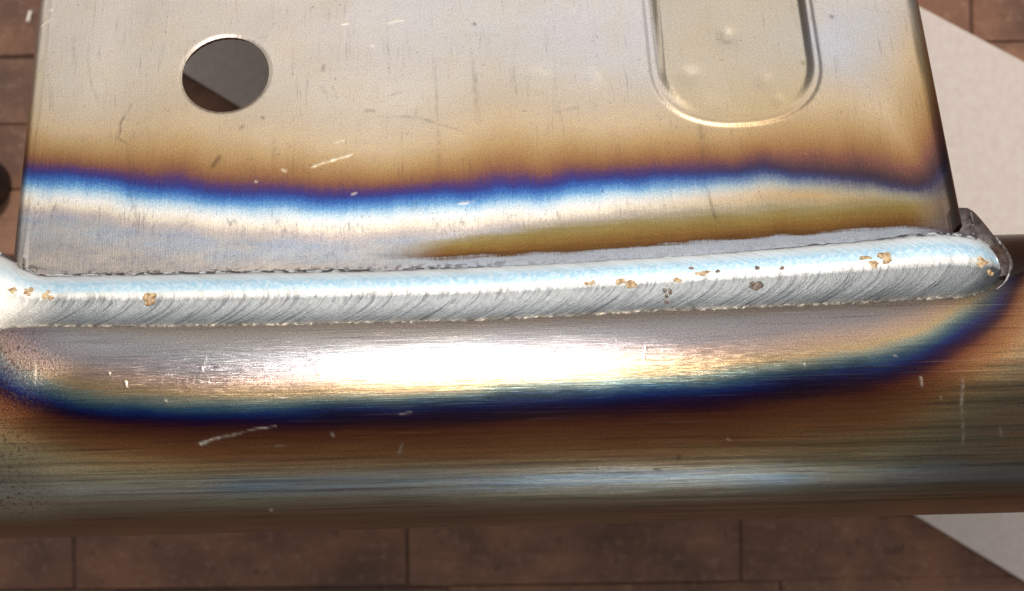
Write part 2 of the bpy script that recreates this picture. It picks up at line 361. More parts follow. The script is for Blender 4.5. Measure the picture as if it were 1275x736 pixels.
def bead_material():
    m = Mat('weld_bead_metal'); P = m.attr('pos', 'Vector'); s = m.attr('across'); lf = m.attr('left_end')
    n1 = m.noise(P, (1, 1, 1), 1.3, 4, .65); n2 = m.noise(P, (.4, 2.2, 1), 1.6, 4, .65)
    rp = m.attr('ripple_pos', 'Vector')
    wisp = m.noise(rp, (1.15, .15, 1), 1.0, 5, .75, 0.5)                # wisps following the solidification ripples
    wispf = m.noise(rp, (2.8, .25, 1), 1.0, 4, .7)
    sj = m.math('ADD', s, m.math('MULTIPLY', m.math('SUBTRACT', n1, .5), .10))
    c = m.ramp(sj, [(0, (196, 202, 206)), (.05, (222, 226, 226)), (.13, (218, 224, 226)), (.25, (158, 194, 214)), (.37, (170, 198, 212)), (.46, (218, 214, 206)), (.50, (200, 198, 194)), (.57, (128, 130, 130)), (.9, (118, 122, 124)), (1, (150, 142, 132))], 0, 1)  # blue oxide tint, with ridge highlight and shaded lower half painted in
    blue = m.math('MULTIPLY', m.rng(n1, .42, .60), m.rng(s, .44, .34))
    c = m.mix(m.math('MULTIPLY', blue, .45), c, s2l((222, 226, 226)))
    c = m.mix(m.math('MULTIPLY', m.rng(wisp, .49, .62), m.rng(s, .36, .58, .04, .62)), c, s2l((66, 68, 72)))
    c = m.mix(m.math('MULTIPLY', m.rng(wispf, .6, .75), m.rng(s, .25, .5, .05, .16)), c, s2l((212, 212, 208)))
    c = m.mix(m.math('MULTIPLY', lf, .75), c, s2l((232, 222, 206)))  # white glare on the left end, painted in as colour
    # oxide specks sitting in the upper toe, bright warm flecks along the lower toe
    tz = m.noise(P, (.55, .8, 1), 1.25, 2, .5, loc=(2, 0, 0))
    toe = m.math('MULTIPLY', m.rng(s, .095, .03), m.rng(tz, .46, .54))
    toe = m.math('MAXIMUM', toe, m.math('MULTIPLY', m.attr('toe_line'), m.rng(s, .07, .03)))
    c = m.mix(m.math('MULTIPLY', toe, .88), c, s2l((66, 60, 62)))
    bz = m.noise(P, (.7, 1, 1), 1.5, 3, .6, loc=(7, 0, 0))
    bz2 = m.rng(m.noise(P, (.16, .2, 1), 1.0, 3, .6, loc=(17, 0, 0)), .38, .6, .25, 1)
    low = m.math('MULTIPLY', m.rng(s, .94, .97), bz2)
    c = m.mix(m.math('MULTIPLY', low, m.rng(bz, .50, .60, .1, .9)), c, s2l((240, 226, 200)))
    c = m.mix(m.math('MULTIPLY', m.rng(s, .955, .985), m.rng(bz, .54, .40, 0, .55)), c, s2l((106, 90, 74)))
    c = m.mix(m.math('MULTIPLY', m.rng(m.noise(P, (1, 1, 1), 2.0, 2, .5, loc=(3, 8, 1)), .72, .77), .6), c, s2l((90, 84, 84)))
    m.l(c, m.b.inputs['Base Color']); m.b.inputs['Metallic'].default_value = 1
    m.l(m.math('ADD', .36, m.math('MULTIPLY', n1, .2)), m.b.inputs['Roughness'])
    h = m.math('ADD', wisp, m.math('MULTIPLY', wispf, .5)); h = m.math('ADD', h, m.math('MULTIPLY', n1, .4))
    h = m.math('ADD', h, m.math('MULTIPLY', m.noise(P, (1, 1, 1), 3.6, 3, .7), .7))
    m.l(m.bump(h, .26, .00022), m.b.inputs['Normal'])
    return m.m

def slag_material(name, a, b):
    m = Mat(name); g = m.n('ShaderNodeNewGeometry').outputs['Position']
    f = m.noise(g, (1, 1, 1), 1600, 3, .6)
    c = m.mix(m.rng(f, .35, .65), s2l(a), s2l(b)); m.l(c, m.b.inputs['Base Color'])
    m.b.inputs['Roughness'].default_value = .45
    m.l(m.bump(f, .35, .0002), m.b.inputs['Normal']); return m.m

def dark_steel_material():
    m = Mat('heat_darkened_steel'); g = m.n('ShaderNodeTexCoord').outputs['Object']
    f = m.noise(g, (1, 1, 1), 700, 4, .6)
    c = m.mix(m.rng(f, .3, .7), s2l((108, 98, 96)), s2l((168, 154, 150))); m.l(c, m.b.inputs['Base Color'])
    m.b.inputs['Metallic'].default_value = 1; m.b.inputs['Roughness'].default_value = .42
    m.l(m.bump(f, .4, .0003), m.b.inputs['Normal']); return m.m

def bench_material():
    m = Mat('stained_bench_block'); g = m.n('ShaderNodeNewGeometry').outputs['Position']
    oi = m.n('ShaderNodeObjectInfo').outputs['Random']
    gr = m.noise(g, (60, 420, 60), 1.0, 4, .65); mo = m.noise(g, (1, 1, 1), 75, 4, .6); fi = m.noise(g, (1, 1, 1), 420, 4, .7)
    c = m.mix(oi, s2l((130, 88, 64)), s2l((148, 106, 80)))
    c = m.mix(m.math('MULTIPLY', m.rng(mo, .35, .68), .7), c, s2l((98, 68, 54)))
    c = m.mix(m.math('MULTIPLY', m.rng(m.noise(g, (1, 1, 1), 28, 4, .65, loc=(1, 1, 0)), .45, .68), .6), c, s2l((54, 40, 34)))
    c = m.mix(m.math('MULTIPLY', m.rng(gr, .45, .7), .3), c, s2l((88, 60, 46)))
    c = m.mix(m.math('MULTIPLY', m.rng(fi, .5, .75), .35), c, s2l((164, 130, 108)))
    c = m.mix(m.math('MULTIPLY', m.rng(m.noise(g, (1, 1, 1), 240, 3, .6, loc=(.3, 0, 0)), .60, .72), .5), c, s2l((64, 46, 38)))
    m.l(c, m.b.inputs['Base Color']); m.b.inputs['Roughness'].default_value = .75
    m.l(m.bump(m.math('ADD', fi, gr), .35, .0005), m.b.inputs['Normal']); return m.m

def plain_material(name, a, b, scale, rough, metal=0.0, bump=.2):
    m = Mat(name); g = m.n('ShaderNodeNewGeometry').outputs['Position']
    f = m.noise(g, (1, 1, 1), scale, 5, .65)
    c = m.mix(m.rng(f, .3, .7), s2l(a), s2l(b)); m.l(c, m.b.inputs['Base Color'])
    m.b.inputs['Roughness'].default_value = rough; m.b.inputs['Metallic'].default_value = metal
    m.l(m.bump(f, bump, .0003), m.b.inputs['Normal']); return m.m

M_plate, M_tube, M_bead = plate_material(), tube_material(), bead_material()
M_tan = slag_material('tan_slag', (150, 114, 74), (214, 186, 142))
M_brown = slag_material('brown_slag', (84, 72, 64), (140, 118, 100))
M_dark = dark_steel_material()
M_bench = bench_material()
M_gap = plain_material('bench_joint_grime', (74, 53, 42), (98, 72, 58), 300, .9)
M_sheet = plain_material('pale_sheet', (198, 183, 172), (208, 194, 184), 500, .6, 0, .05)
M_black = plain_material('black_rubber', (22, 17, 17), (38, 30, 30), 500, .5)
M_scrap = plain_material('pale_chip', (215, 200, 185), (240, 228, 212), 900, .5)
M_silver = plain_material('bright_weld_metal', (110, 106, 104), (176, 172, 170), 1500, .45, 1.0, .5)

# ------------------------------------------------------------------ setting: bench of narrow blocks
ZB = -85.0
FB = (D - ZB) / D / PXMM                       # mm on the bench per photo pixel
bench_rot = radians(.86)
def box(x0, x1, y0, y1, z0, z1, bev=0.0):
    """box with a chamfered top rim"""
    b = bev
    v = [(x0, y0, z0), (x1, y0, z0), (x1, y1, z0), (x0, y1, z0), (x0, y0, z1 - b), (x1, y0, z1 - b), (x1, y1, z1 - b), (x0, y1, z1 - b)]
    f = [(3, 2, 1, 0), (0, 1, 5, 4), (1, 2, 6, 5), (2, 3, 7, 6), (3, 0, 4, 7)]
    if b:
        v += [(x0 + b, y0 + b, z1), (x1 - b, y0 + b, z1), (x1 - b, y1 - b, z1), (x0 + b, y1 - b, z1)]
        f += [(4, 5, 9, 8), (5, 6, 10, 9), (6, 7, 11, 10), (7, 4, 8, 11), (8, 9, 10, 11)]
    else: f += [(4, 5, 6, 7)]
    return v, f
v, f = box(-600, 600, -520, 560, ZB - 40, ZB - .7)
bench = mesh_obj('bench_top', v, f, M_gap, None, False)
bench['kind'] = 'structure'
bench.rotation_euler = (0, 0, bench_rot)
PITCH_Y, PITCH_X = 15.45, 77.2
v, f = box(-PITCH_X / 2 + .25, PITCH_X / 2 - .25, -PITCH_Y / 2 + .22, PITCH_Y / 2 - .22, ZB - 14, ZB, .35)
block_me = None
far_v, far_f = [], []
n_block = 0
for k in range(-32, 37):
    yc = 56.6 - PITCH_Y * (k + .5)
    off = {-1: 107.5, 7: -102.3}.get(k, random.uniform(0, PITCH_X))
    off = (off % PITCH_X)
    for i in range(-8, 8):
        xc = off + (i + .5) * PITCH_X
        if xc + PITCH_X / 2 > 598 or xc - PITCH_X / 2 < -598: continue
        dz = random.uniform(-.35, .15)
        if -14 <= k <= 16 and abs(xc) < 230:
            if block_me is None:
                o = mesh_obj('block', v, f, M_bench, bench, False); block_me = o.data
            else:
                o = bpy.data.objects.new('block', block_me); col.objects.link(o); o.parent = bench
            o.location = (xc * S, yc * S, dz * S)
            o.rotation_euler = (radians(random.uniform(-.5, .5)), radians(random.uniform(-.12, .12)), 0); n_block += 1
        else:
            b0 = len(far_v); far_v += [(a + xc, b + yc, c + dz) for a, b, c in v]; far_f += [tuple(q + b0 for q in ff) for ff in f]
far = mesh_obj('blocks', far_v, far_f, M_bench, bench, False); far['kind'] = 'stuff'

# pale sheet lying across the bench
pts = [at(x, y, ZB + .6)[:2] for x, y in ((-100, -108), (1750, 1011), (1750, 333), (-100, -648))]
bm = bmesh.new()
bot = [bm.verts.new((p[0] * S, p[1] * S, (ZB + .45) * S)) for p in pts]
fc = bm.faces.new(bot)
if fc.normal.z > 0: fc.normal_flip()
ex = bmesh.ops.extrude_face_region(bm, geom=[fc])
bmesh.ops.translate(bm, vec=(0, 0, 2.4 * S), verts=[e for e in ex['geom'] if isinstance(e, bmesh.types.BMVert)])
bmesh.ops.recalc_face_normals(bm, faces=bm.faces)
bmesh.ops.bevel(bm, geom=[e for e in bm.edges], offset=.25 * S, segments=2, affect='EDGES')
me = bpy.data.meshes.new('pale_sheet'); bm.to_mesh(me); bm.free(); me.materials.append(M_sheet)
sheet = bpy.data.objects.new('pale_sheet', me); col.objects.link(sheet)
sheet['label'] = 'pale grey flat sheet lying diagonally on the brown bench behind the bracket'; sheet['category'] = 'sheet'

def lathe(name, prof, mat, parent=None, n=48, loc=(0, 0, 0)):
    V_, F_ = [], []
    for r, z in prof:
        for i in range(n): V_.append((r * cos(2 * pi * i / n), r * sin(2 * pi * i / n), z))
    F_ = grid_faces(len(prof), n, True).tolist()
    F_.append(tuple(range((len(prof) - 1) * n, len(prof) * n))); F_.append(tuple(reversed(range(n))))
    o = mesh_obj(name, V_, F_, mat, parent); o.location = tuple(q * S for q in loc); o.data.set_sharp_from_angle(angle=radians(40)); return o
c = at(-27, 228, ZB + 4)
puck = lathe('rubber_puck', [(6.0, 0), (6.3, .5), (6.3, 7), (5.9, 7.8), (5.0, 8.0), (4.2, 7.6), (3.8, 6.2), (1.6, 6.0), (1.2, 6.0)], M_black, None, 40, (c[0], c[1], ZB + .4))
puck['label'] = 'dark round rubber puck cut off by the left edge of the photo'; puck['category'] = 'puck'
c = at(36, 20, ZB + .6); vv, ff = box(-.4, .4, -1.3, 1.3, 0, .5, .2)
chip = mesh_obj('pale_chip', [(a + .25 * sin(b), b, z) for a, b, z in vv], ff, M_scrap, None, False)
chip.location = tuple(np.array([c[0], c[1], ZB + .2]) * S); chip.rotation_euler = (0, 0, radians(-4))
chip['label'] = 'tiny pale chip on the bench beside the top left edge of the bracket'; chip['category'] = 'chip'

# ------------------------------------------------------------------ the welded piece
root = bpy.data.objects.new('welded_bracket', None); col.objects.link(root); root.empty_display_size = .02
root['label'] = 'heat tinted metal bracket plate welded along its foot to a horizontal round tube'
root['category'] = 'bracket'

# --- tube
ss = np.concatenate([np.arange(-140, -96, 1.5), np.arange(-96, 96, .27), np.arange(96, 141, 1.5)]); ss[-1] = 140; ns = len(ss)
th = np.concatenate([np.arange(-pi, -1.6, .06), np.arange(-1.6, 1.1, .0115), np.arange(1.1, pi - .03, .06)]); na = len(th)      # finest where the photo shows it
SSg, TH = np.meshgrid(ss, th, indexing='ij')
rad = TR + 0.03 * vnoise2(SSg / 9, TH * 7, 3)
Pt = TC + SSg[..., None] * TA + (rad * np.sin(TH))[..., None] * TE + (rad * np.cos(TH))[..., None] * TZ
verts = Pt.reshape(-1, 3); faces = grid_faces(ns, na, True, True)
# wall thickness at the cut ends: inner skin
ri = TR - 2.0
s2 = np.array([-140, -60, 0, 60, 140.]); S2, T2 = np.meshgrid(s2, th, indexing='ij')
inner = (TC + S2[..., None] * TA + (ri * np.sin(T2))[..., None] * TE + (ri * np.cos(T2))[..., None] * TZ).reshape(-1, 3)
b0 = len(verts); nf = [tuple(q + b0 for q in ff) for ff in grid_faces(len(s2), na, True).tolist()]
for i in range(na):
    i2 = (i + 1) % na
    nf.append((i, i2, b0 + i2, b0 + i))
    a = (ns - 1) * na; b = b0 + (len(s2) - 1) * na
    nf.append((a + i2, a + i, b + i, b + i2))
tube = mesh_obj('tube', np.vstack([verts, inner]), np.vstack([faces, np.array(nf)]), M_tube, root)
tube.data.set_sharp_from_angle(angle=radians(50))
co = coords(tube.data) - TC
sa = np.stack([co @ TA, -TR * np.arctan2(co @ TE, co @ TZ)], 1)
cont = smooth_poly([tube_sa(x, y) for x, y in ((-120, 380), (-60, 430), (-20, 462), (20, 488), (60, 502), (110, 513), (200, 521), (320, 522), (450, 518), (560, 512), (660, 507), (760, 501), (850, 493), (930, 486), (1000, 477),
                                              (1060, 467), (1110, 456), (1160, 440), (1205, 418), (1238, 390), (1258, 355), (1268, 320))] + [np.array(tube_sa(1270, 300)) + np.array([1, -12]), np.array(tube_sa(1270, 300)) + np.array([0, -60])])
hd = signed_dist(sa, cont)          # positive away from the weld
hd = np.where(hd > 0, hd * (1 + .5 * sstep(55, 84, sa[:, 0]) + .5 * (1 - sstep(-75, -40, sa[:, 0]))), hd) * (1 + .14 * vnoise(sa[:, 0] / 22, 6)) + .35 * vnoise(sa[:, 0] / 8, 5)
set_attr(tube.data, 'film', hd)
set_attr(tube.data, 'pos', np.stack([sa[:, 0], sa[:, 1], np.zeros(len(sa))], 1))
crust = (1 - sstep(-82, -68, sa[:, 0] + 3 * vnoise(sa[:, 1] / 3, 8))) * sstep(-20, -12, sa[:, 1]) * (1 - sstep(16, 26, sa[:, 1]))
set_attr(tube.data, 'scale_crust', crust)
set_attr(tube.data, 'bright_marks', draw_lines(sa, TUBE_BRIGHT, 81)); set_attr(tube.data, 'dark_marks', draw_lines(sa, TUBE_DARK, 91))
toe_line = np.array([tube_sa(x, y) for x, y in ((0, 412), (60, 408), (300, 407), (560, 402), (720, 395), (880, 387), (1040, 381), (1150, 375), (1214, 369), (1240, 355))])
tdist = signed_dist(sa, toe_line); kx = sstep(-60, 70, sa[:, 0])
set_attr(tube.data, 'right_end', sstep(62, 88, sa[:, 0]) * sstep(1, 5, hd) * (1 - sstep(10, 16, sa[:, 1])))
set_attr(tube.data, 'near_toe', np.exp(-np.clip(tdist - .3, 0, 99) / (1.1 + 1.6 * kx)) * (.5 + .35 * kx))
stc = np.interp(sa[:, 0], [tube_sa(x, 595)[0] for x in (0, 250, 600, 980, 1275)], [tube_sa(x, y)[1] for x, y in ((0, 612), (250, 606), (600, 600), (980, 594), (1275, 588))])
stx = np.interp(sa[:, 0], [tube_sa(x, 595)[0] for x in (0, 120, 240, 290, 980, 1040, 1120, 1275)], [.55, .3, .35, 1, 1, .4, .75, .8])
set_attr(tube.data, 'painted_reflection', stx * np.exp(-((sa[:, 1] - stc) / 2.6) ** 2) * np.clip(.8 + .3 * vnoise2(sa[:, 0] / 14, sa[:, 1] / 1.2, 78), 0, 1))
set_attr(tube.data, 'dull', np.clip(np.interp(sa[:, 0], [tube_sa(x, 500)[0] for x in (0, 60, 120, 330, 420, 700, 790, 900, 1010, 1240)], [.8, .6, 0, .05, .8, 1, .45, .3, .85, .7]) + .15 * vnoise(sa[:, 0] / 3, 77), 0, 1))
c0 = tube_sa(165, 475); c1 = tube_sa(430, 474)
cw = sstep(c0[0] - 2, c0[0] + 2, sa[:, 0]) * (1 - sstep(c1[0] - 8, c1[0] + 8, sa[:, 0]))
set_attr(tube.data, 'comb', cw * np.exp(-((sa[:, 1] - np.interp(sa[:, 0], [c0[0], c1[0]], [c0[1], c1[1]])) / .55) ** 2))

# --- bracket plate with bent sides, round hole and raised slot-shaped boss
UL = float(np.mean([plate_uv(x, y)[0] for x, y in ((42, 5), (25, 170), (12, 310))])); UR = float(np.mean([plate_uv(x, y)[0] for x, y in ((1149, 5), (1172, 120), (1205, 270))]))
RB = 3.0
FL = 40.0
step = .27
arc = RB * pi / 2
wtot = 2 * FL + 2 * arc + (UR - UL - 2 * RB)
def section(wd):
    """unfolded distance -> (u, n)"""
    if wd < FL: return UL, -RB - (FL - wd)
    wd -= FL
    if wd < arc: a = wd / RB; return UL + RB - RB * cos(a), -RB + RB * sin(a)
    wd -= arc; fl = UR - UL - 2 * RB
    if wd < fl: return UL + RB + wd, 0.0
    wd -= fl
    if wd < arc: a = wd / RB; return UR - RB + RB * sin(a), -RB + RB * cos(a)
    wd -= arc; return UR, -RB - wd
wl = list(np.arange(0, FL - .5, 2.5)) + list(np.linspace(FL, FL + arc, 11)[:-1]) + list(np.linspace(FL + arc, wtot - FL - arc, int((UR - UL - 2 * RB) / step))[:-1]) + list(np.linspace(wtot - FL - arc, wtot - FL, 11)) + list(np.arange(wtot - FL + 2.5, wtot + .1, 2.5))
vl = np.concatenate([np.arange(11.2, 74, step), np.arange(74.4, 161, 3.0)])
sec = np.array([section(x) for x in wl])
bu = np.array([plate_uv(803, 40)[0], plate_uv(1017, 40)[0]]); bcu, bhw = bu.mean(), (bu[1] - bu[0]) / 2
bv0 = plate_uv(908, 158)[1]
def boss_sd(u, v):
    """inside distance from the boss outline (positive inside)"""
    hh = bhw * .86                                   # depth of the rounded end
    x = np.abs(u - bcu) / bhw; y = np.clip((bv0 + hh - v) / hh, 0, None)
    rr = (x ** 2.35 + y ** 2.35) ** (1 / 2.35)
    return (1 - rr) * bhw
uu = np.tile(sec[:, 0], (len(vl), 1)); nn = np.tile(sec[:, 1], (len(vl), 1)); vv = np.tile(vl[:, None], (1, len(wl)))
vv = vv + (5.0 * (1 - sstep(UL, UL + 6, uu)) + 4.2 * sstep(UR - 5, UR, uu)) * np.clip(1 - (vv - 11.2) / 20, 0, 1)
bd = boss_sd(uu, vv)
lift = .22 * sstep(-.2, 1.3, bd) + .15 * np.exp(-((bd - .55) / .42) ** 2) + .085 * sstep(1.0, 3, bd) * 22 * np.tanh(np.clip(vv - bv0 - 2, 0, 90) / 22)
for (x, y, a, rr) in ((905, 50, -.34, 1.15), (858, 97, -.21, 1.2), (952, 104, -.14, 1.0), (968, 126, -.10, .7), (885, 135, -.10, 1.6)):
    q = plate_uv(x, y); lift += a * np.exp(-((uu - q[0]) ** 2 + (vv - q[1]) ** 2) / (2 * rr * rr))
front = (nn > -1e-6)
hp = [plate_uv(x, y) for x, y in ((284, 47), (277, 140), (227, 95), (335, 88))]
HC = np.mean(hp, 0); HR = float(np.mean([np.hypot(*(p_ - HC)) for p_ in hp]))
hd_ = np.hypot(uu - HC[0], vv - HC[1])
lift = np.where(front, lift, 0) - np.where(front, .22 * (1 - sstep(HR, HR + .55, hd_)), 0)
wave = np.where(front, .16 * np.sin(uu / 23 + .6) * np.cos(vv / 17) + .09 * vnoise2(uu / 8, vv / 8, 21), 0)
dish = np.where(front, -.55 * (1 - sstep(10, 24, vv)) , 0)         # foot of the sheet pulled in slightly by the weld
nn = nn + lift + wave + dish
Pv = P0 + uu[..., None] * U + vv[..., None] * V + nn[..., None] * N
nx = len(wl); allf = grid_faces(len(vl), nx)
idx = allf; cu = uu.ravel()[idx].mean(1); cv = vv.ravel()[idx].mean(1); fr = front.ravel()[idx].all(1)
keep = ~((np.hypot(cu - HC[0], cv - HC[1]) < HR) & fr)
kept = idx[keep]
# snap the ragged rim of the opening onto the circle
inside_adj = np.zeros(nx * len(vl), bool); inside_adj[idx[~keep].ravel()] = True
used = np.zeros(nx * len(vl), bool); used[kept.ravel()] = True
rim = np.where(inside_adj & used)[0]
flat = Pv.reshape(-1, 3)
for i in rim:
    u_, v_ = uu.ravel()[i], vv.ravel()[i]; d_ = np.array([u_, v_]) - HC; d_ = d_ / np.linalg.norm(d_) * HR + HC
    flat[i] = P0 + d_[0] * U + d_[1] * V + (nn.ravel()[i]) * N
remap = -np.ones(len(flat), int); ui = np.where(used)[0]; remap[ui] = np.arange(len(ui))
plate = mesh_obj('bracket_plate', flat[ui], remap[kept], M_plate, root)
sm = plate.modifiers.new('thickness', 'SOLIDIFY'); sm.thickness = 1.6 * S; sm.offset = -1.0
apply_mods(plate)
plate.data.set_sharp_from_angle(angle=radians(48))
co = coords(plate.data) - P0
pu, pv, pn = co @ U, co @ V, co @ N
pos2 = np.stack([pu, pv], 1)
A = smooth_poly([plate_uv(x, y) for x, y in ((-60, 200), (0, 208), (42, 215), (100, 222), (160, 229), (230, 237), (300, 243), (430, 247), (560, 241), (650, 235), (740, 228), (820, 222), (900, 217), (960, 214), (1010, 216), (1060, 222),
                                            (1110, 229), (1145, 232), (1165, 228), (1178, 212), (1188, 190), (1200, 160), (1225, 100))])
heat = signed_dist(pos2, A)
heat = np.where(heat > 0, heat * (1 + .25 * vnoise(pu / 18, 11)) , heat) + .35 * vnoise(pu / 6, 12)
E_ = smooth_poly([plate_uv(x, y) for x, y in ((380, 318), (460, 317), (540, 317), (600, 316), (700, 311), (800, 303), (900, 296), (1000, 289), (1080, 282), (1130, 279), (1180, 283), (1230, 296))])
sec_d = signed_dist(pos2, E_) + .25 * vnoise(pu / 4, 14)
kk = np.interp(pu, [plate_uv(x, 310)[0] for x in (480, 700)], [.4, 1]); sec_d = np.where(sec_d > 0, sec_d / kk, sec_d)
ux = [plate_uv(x, 310)[0] for x in (445, 560, 1140, 1200)]
wsec = sstep(ux[0], ux[1], pu - .8 * (sec_d - 1)) * (1 - sstep(ux[2], ux[3], pu)) 
wsec = np.where(sec_d < 0, sstep(ux[0], ux[1], pu), wsec)
set_attr(plate.data, 'film', heat); set_attr(plate.data, 'second', sec_d); set_attr(plate.data, 'second_weight', wsec)
set_attr(plate.data, 'pos', np.stack([pu, pv, pn * (pn < -1)], 1))
dull_u = [plate_uv(x, 240)[0] for x in (700, 1085)]
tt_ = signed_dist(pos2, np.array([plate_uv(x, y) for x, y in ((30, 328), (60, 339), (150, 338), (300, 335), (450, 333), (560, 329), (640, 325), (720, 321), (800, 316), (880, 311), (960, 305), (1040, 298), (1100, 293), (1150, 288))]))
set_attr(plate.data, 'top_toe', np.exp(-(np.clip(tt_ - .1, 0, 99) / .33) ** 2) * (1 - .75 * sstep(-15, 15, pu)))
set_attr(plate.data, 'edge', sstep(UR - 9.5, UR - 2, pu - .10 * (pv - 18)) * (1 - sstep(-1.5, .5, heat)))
set_attr(plate.data, 'dull', sstep(dull_u[0], dull_u[1], pu + 6 * vnoise(pv / 3, 61)))
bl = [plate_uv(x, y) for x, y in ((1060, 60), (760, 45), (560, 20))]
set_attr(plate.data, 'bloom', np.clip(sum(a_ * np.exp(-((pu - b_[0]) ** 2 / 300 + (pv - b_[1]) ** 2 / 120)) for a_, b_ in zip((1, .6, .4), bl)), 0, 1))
set_attr(plate.data, 'bright_marks', draw_lines(pos2, PLATE_BRIGHT, 101) * (pn > -1.2)); set_attr(plate.data, 'dark_marks', draw_lines(pos2, PLATE_DARK, 111) * (pn > -1.2))
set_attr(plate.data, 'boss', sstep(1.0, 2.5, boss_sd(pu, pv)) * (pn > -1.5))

# --- weld bead
Dt = smooth_poly([(-60, 306), (-25, 308), (0, 313), (14, 320), (30, 331), (60, 339), (150, 338), (300, 335), (450, 333), (560, 329), (640, 325), (720, 321), (800, 316), (880, 311), (960, 305), (1040, 298), (1100, 293), (1150, 288), (1185, 288), (1214, 292), (1232, 302), (1243, 318), (1248, 336)], 12)
Gb = smooth_poly([(-60, 420), (-25, 416), (0, 412), (14, 410), (30, 409), (60, 408), (150, 408), (300, 407), (450, 404), (560, 402), (640, 399), (720, 395), (800, 390), (880, 387), (960, 384), (1040, 381), (1100, 378), (1150, 375), (1185, 373), (1214, 369), (1232, 361), (1243, 351), (1248, 338)], 12)
nb, nc = 1150, 60
xs = np.linspace(-60, 1246.8, nb)
xs = np.concatenate([xs[xs < 1200], 1246.8 - 46.8 * (1 - np.linspace(0, 1, 70)) ** 2]); nb = len(xs)
yt = np.interp(xs, Dt[:, 0], Dt[:, 1]); yb = np.interp(xs, Gb[:, 0], Gb[:, 1])
jt = .9 * vnoise(xs / 9, 31) / 7.7; jb = (.7 * vnoise(xs / 12, 32) + .3 * vnoise(xs / 3.3, 33)) / 7.7
prof = np.linspace(0, 1, nc)
BV = np.zeros((nb, nc, 3)); along = np.zeros((nb, nc)); SA = np.tile(prof, (nb, 1))
for i in range(nb):
    a = on_plate(xs[i], yt[i]); b = on_tube(xs[i], yb[i])
    u_, v_ = (a - P0) @ U, (a - P0) @ V
    a = a + N * (-.55 * (1 - float(sstep(10, 24, v_))) - .12)
    if u_ > UR - 2:                                   # past the side of the bracket the bead drops onto the tube
        k = float(sstep(UR - 2, UR + 9, u_)); a = a * (1 - k) + (b + (a - b) * .98) * k
    tn = (b - TC) - ((b - TC) @ TA) * TA; tn /= np.linalg.norm(tn)
    b = b - tn * .12
    mdir = N + tn * 1.0; mdir /= np.linalg.norm(mdir)
    wd = np.linalg.norm(a - b)
    h = .128 * wd * (1 + .05 * vnoise(xs[i] / 60, 40))
    bl = np.power(np.clip(4 * prof * (1 - prof), 0, 1), .92)
    skew = prof + .06 * np.sin(pi * prof)
    # crescent ripples, convex towards the right end
    ph = xs[i] / PXMM - 7.5 * (4 * prof * (1 - prof))
    rip = .010 * vnoise(ph / .85, 41) + .016 * vnoise(ph / 1.9, 42) + .005 * vnoise(ph / .4, 43)
    rip = rip * np.clip(4 * prof * (1 - prof) * 1.6, 0, 1) * (0.12 + .88 * sstep(.34, .56, prof))
    rip += .02 * vnoise2(ph / 3, prof * 4, 44)
    toe = .03 * np.exp(-((prof - .975) / .02) ** 2) * (vnoise(np.full(nc, xs[i] / 3.1), 45) + .35)
    toe -= .18 * np.exp(-((prof - .035) / .022) ** 2) * (0.5 + .5 * vnoise(np.full(nc, xs[i] / 8), 46))
    sc_end = min(1.0, wd / 6.0)
    BV[i] = a[None] * (1 - prof[:, None]) + b[None] * prof[:, None] + mdir[None] * (h * bl + (rip + toe) * sc_end)[:, None] + (V * jt[i])[None] * np.exp(-(prof / .05) ** 2)[:, None] + (V * jb[i])[None] * np.exp(-((1 - prof) / .05) ** 2)[:, None]
    along[i] = (a + b)[0] / 2
# closing skirt so that the bead is a solid strip sunk in both surfaces
under = np.zeros((nb, 1, 3)); 
for i in range(nb): under[i, 0] = (BV[i, 0] + BV[i, -1]) / 2 - (N + TZ) * .9
BV2 = np.concatenate([BV, under], 1)
bead = mesh_obj('weld_bead', BV2.reshape(-1, 3), grid_faces(nb, nc + 1, True), M_bead, root)
SA2 = np.concatenate([SA, np.full((nb, 1), .5)], 1); AL2 = np.concatenate([along, along[:, :1]], 1)
wid = np.linalg.norm(BV[:, 0] - BV[:, -1], axis=1)[:, None] * np.ones((1, nc + 1))
set_attr(bead.data, 'across', SA2.ravel())
set_attr(bead.data, 'pos', np.stack([AL2.ravel(), (SA2 * wid).ravel(), np.zeros(SA2.size)], 1))
phv = AL2 - 7.5 * 4 * SA2 * (1 - SA2)
set_attr(bead.data, 'ripple_pos', np.stack([phv.ravel(), (SA2 * wid).ravel(), np.zeros(SA2.size)], 1))
set_attr(bead.data, 'left_end', (1 - sstep(-88, -70, AL2)).ravel() * (0.75 + .25 * sstep(.3, .6, SA2)).ravel())
set_attr(bead.data, 'toe_line', sstep(-10, 14, AL2).ravel() * (1 - sstep(58, 70, AL2)).ravel())

def bead_point(X, Y):
    i = int(np.argmin(abs(xs - X))); f_ = (Y - yt[i]) / max(yb[i] - yt[i], 1)
    best = None
    for j in range(nc):                               # photo row of each profile point
        p = BV[i, j]; py = 368 - p[1] / (D - p[2]) * D * PXMM
        if best is None or abs(py - Y) < best[0]: best = (abs(py - Y), j)
    j = best[1]; p = BV[i, j]
    t1 = BV[min(i + 2, nb - 1), j] - BV[max(i - 2, 0), j]; t2 = BV[i, min(j + 3, nc - 1)] - BV[i, max(j - 3, 0)]
    n_ = np.cross(t1, t2); n_ /= np.linalg.norm(n_)
    if n_[2] < 0: n_ = -n_
    return p, n_, t1 / np.linalg.norm(t1)

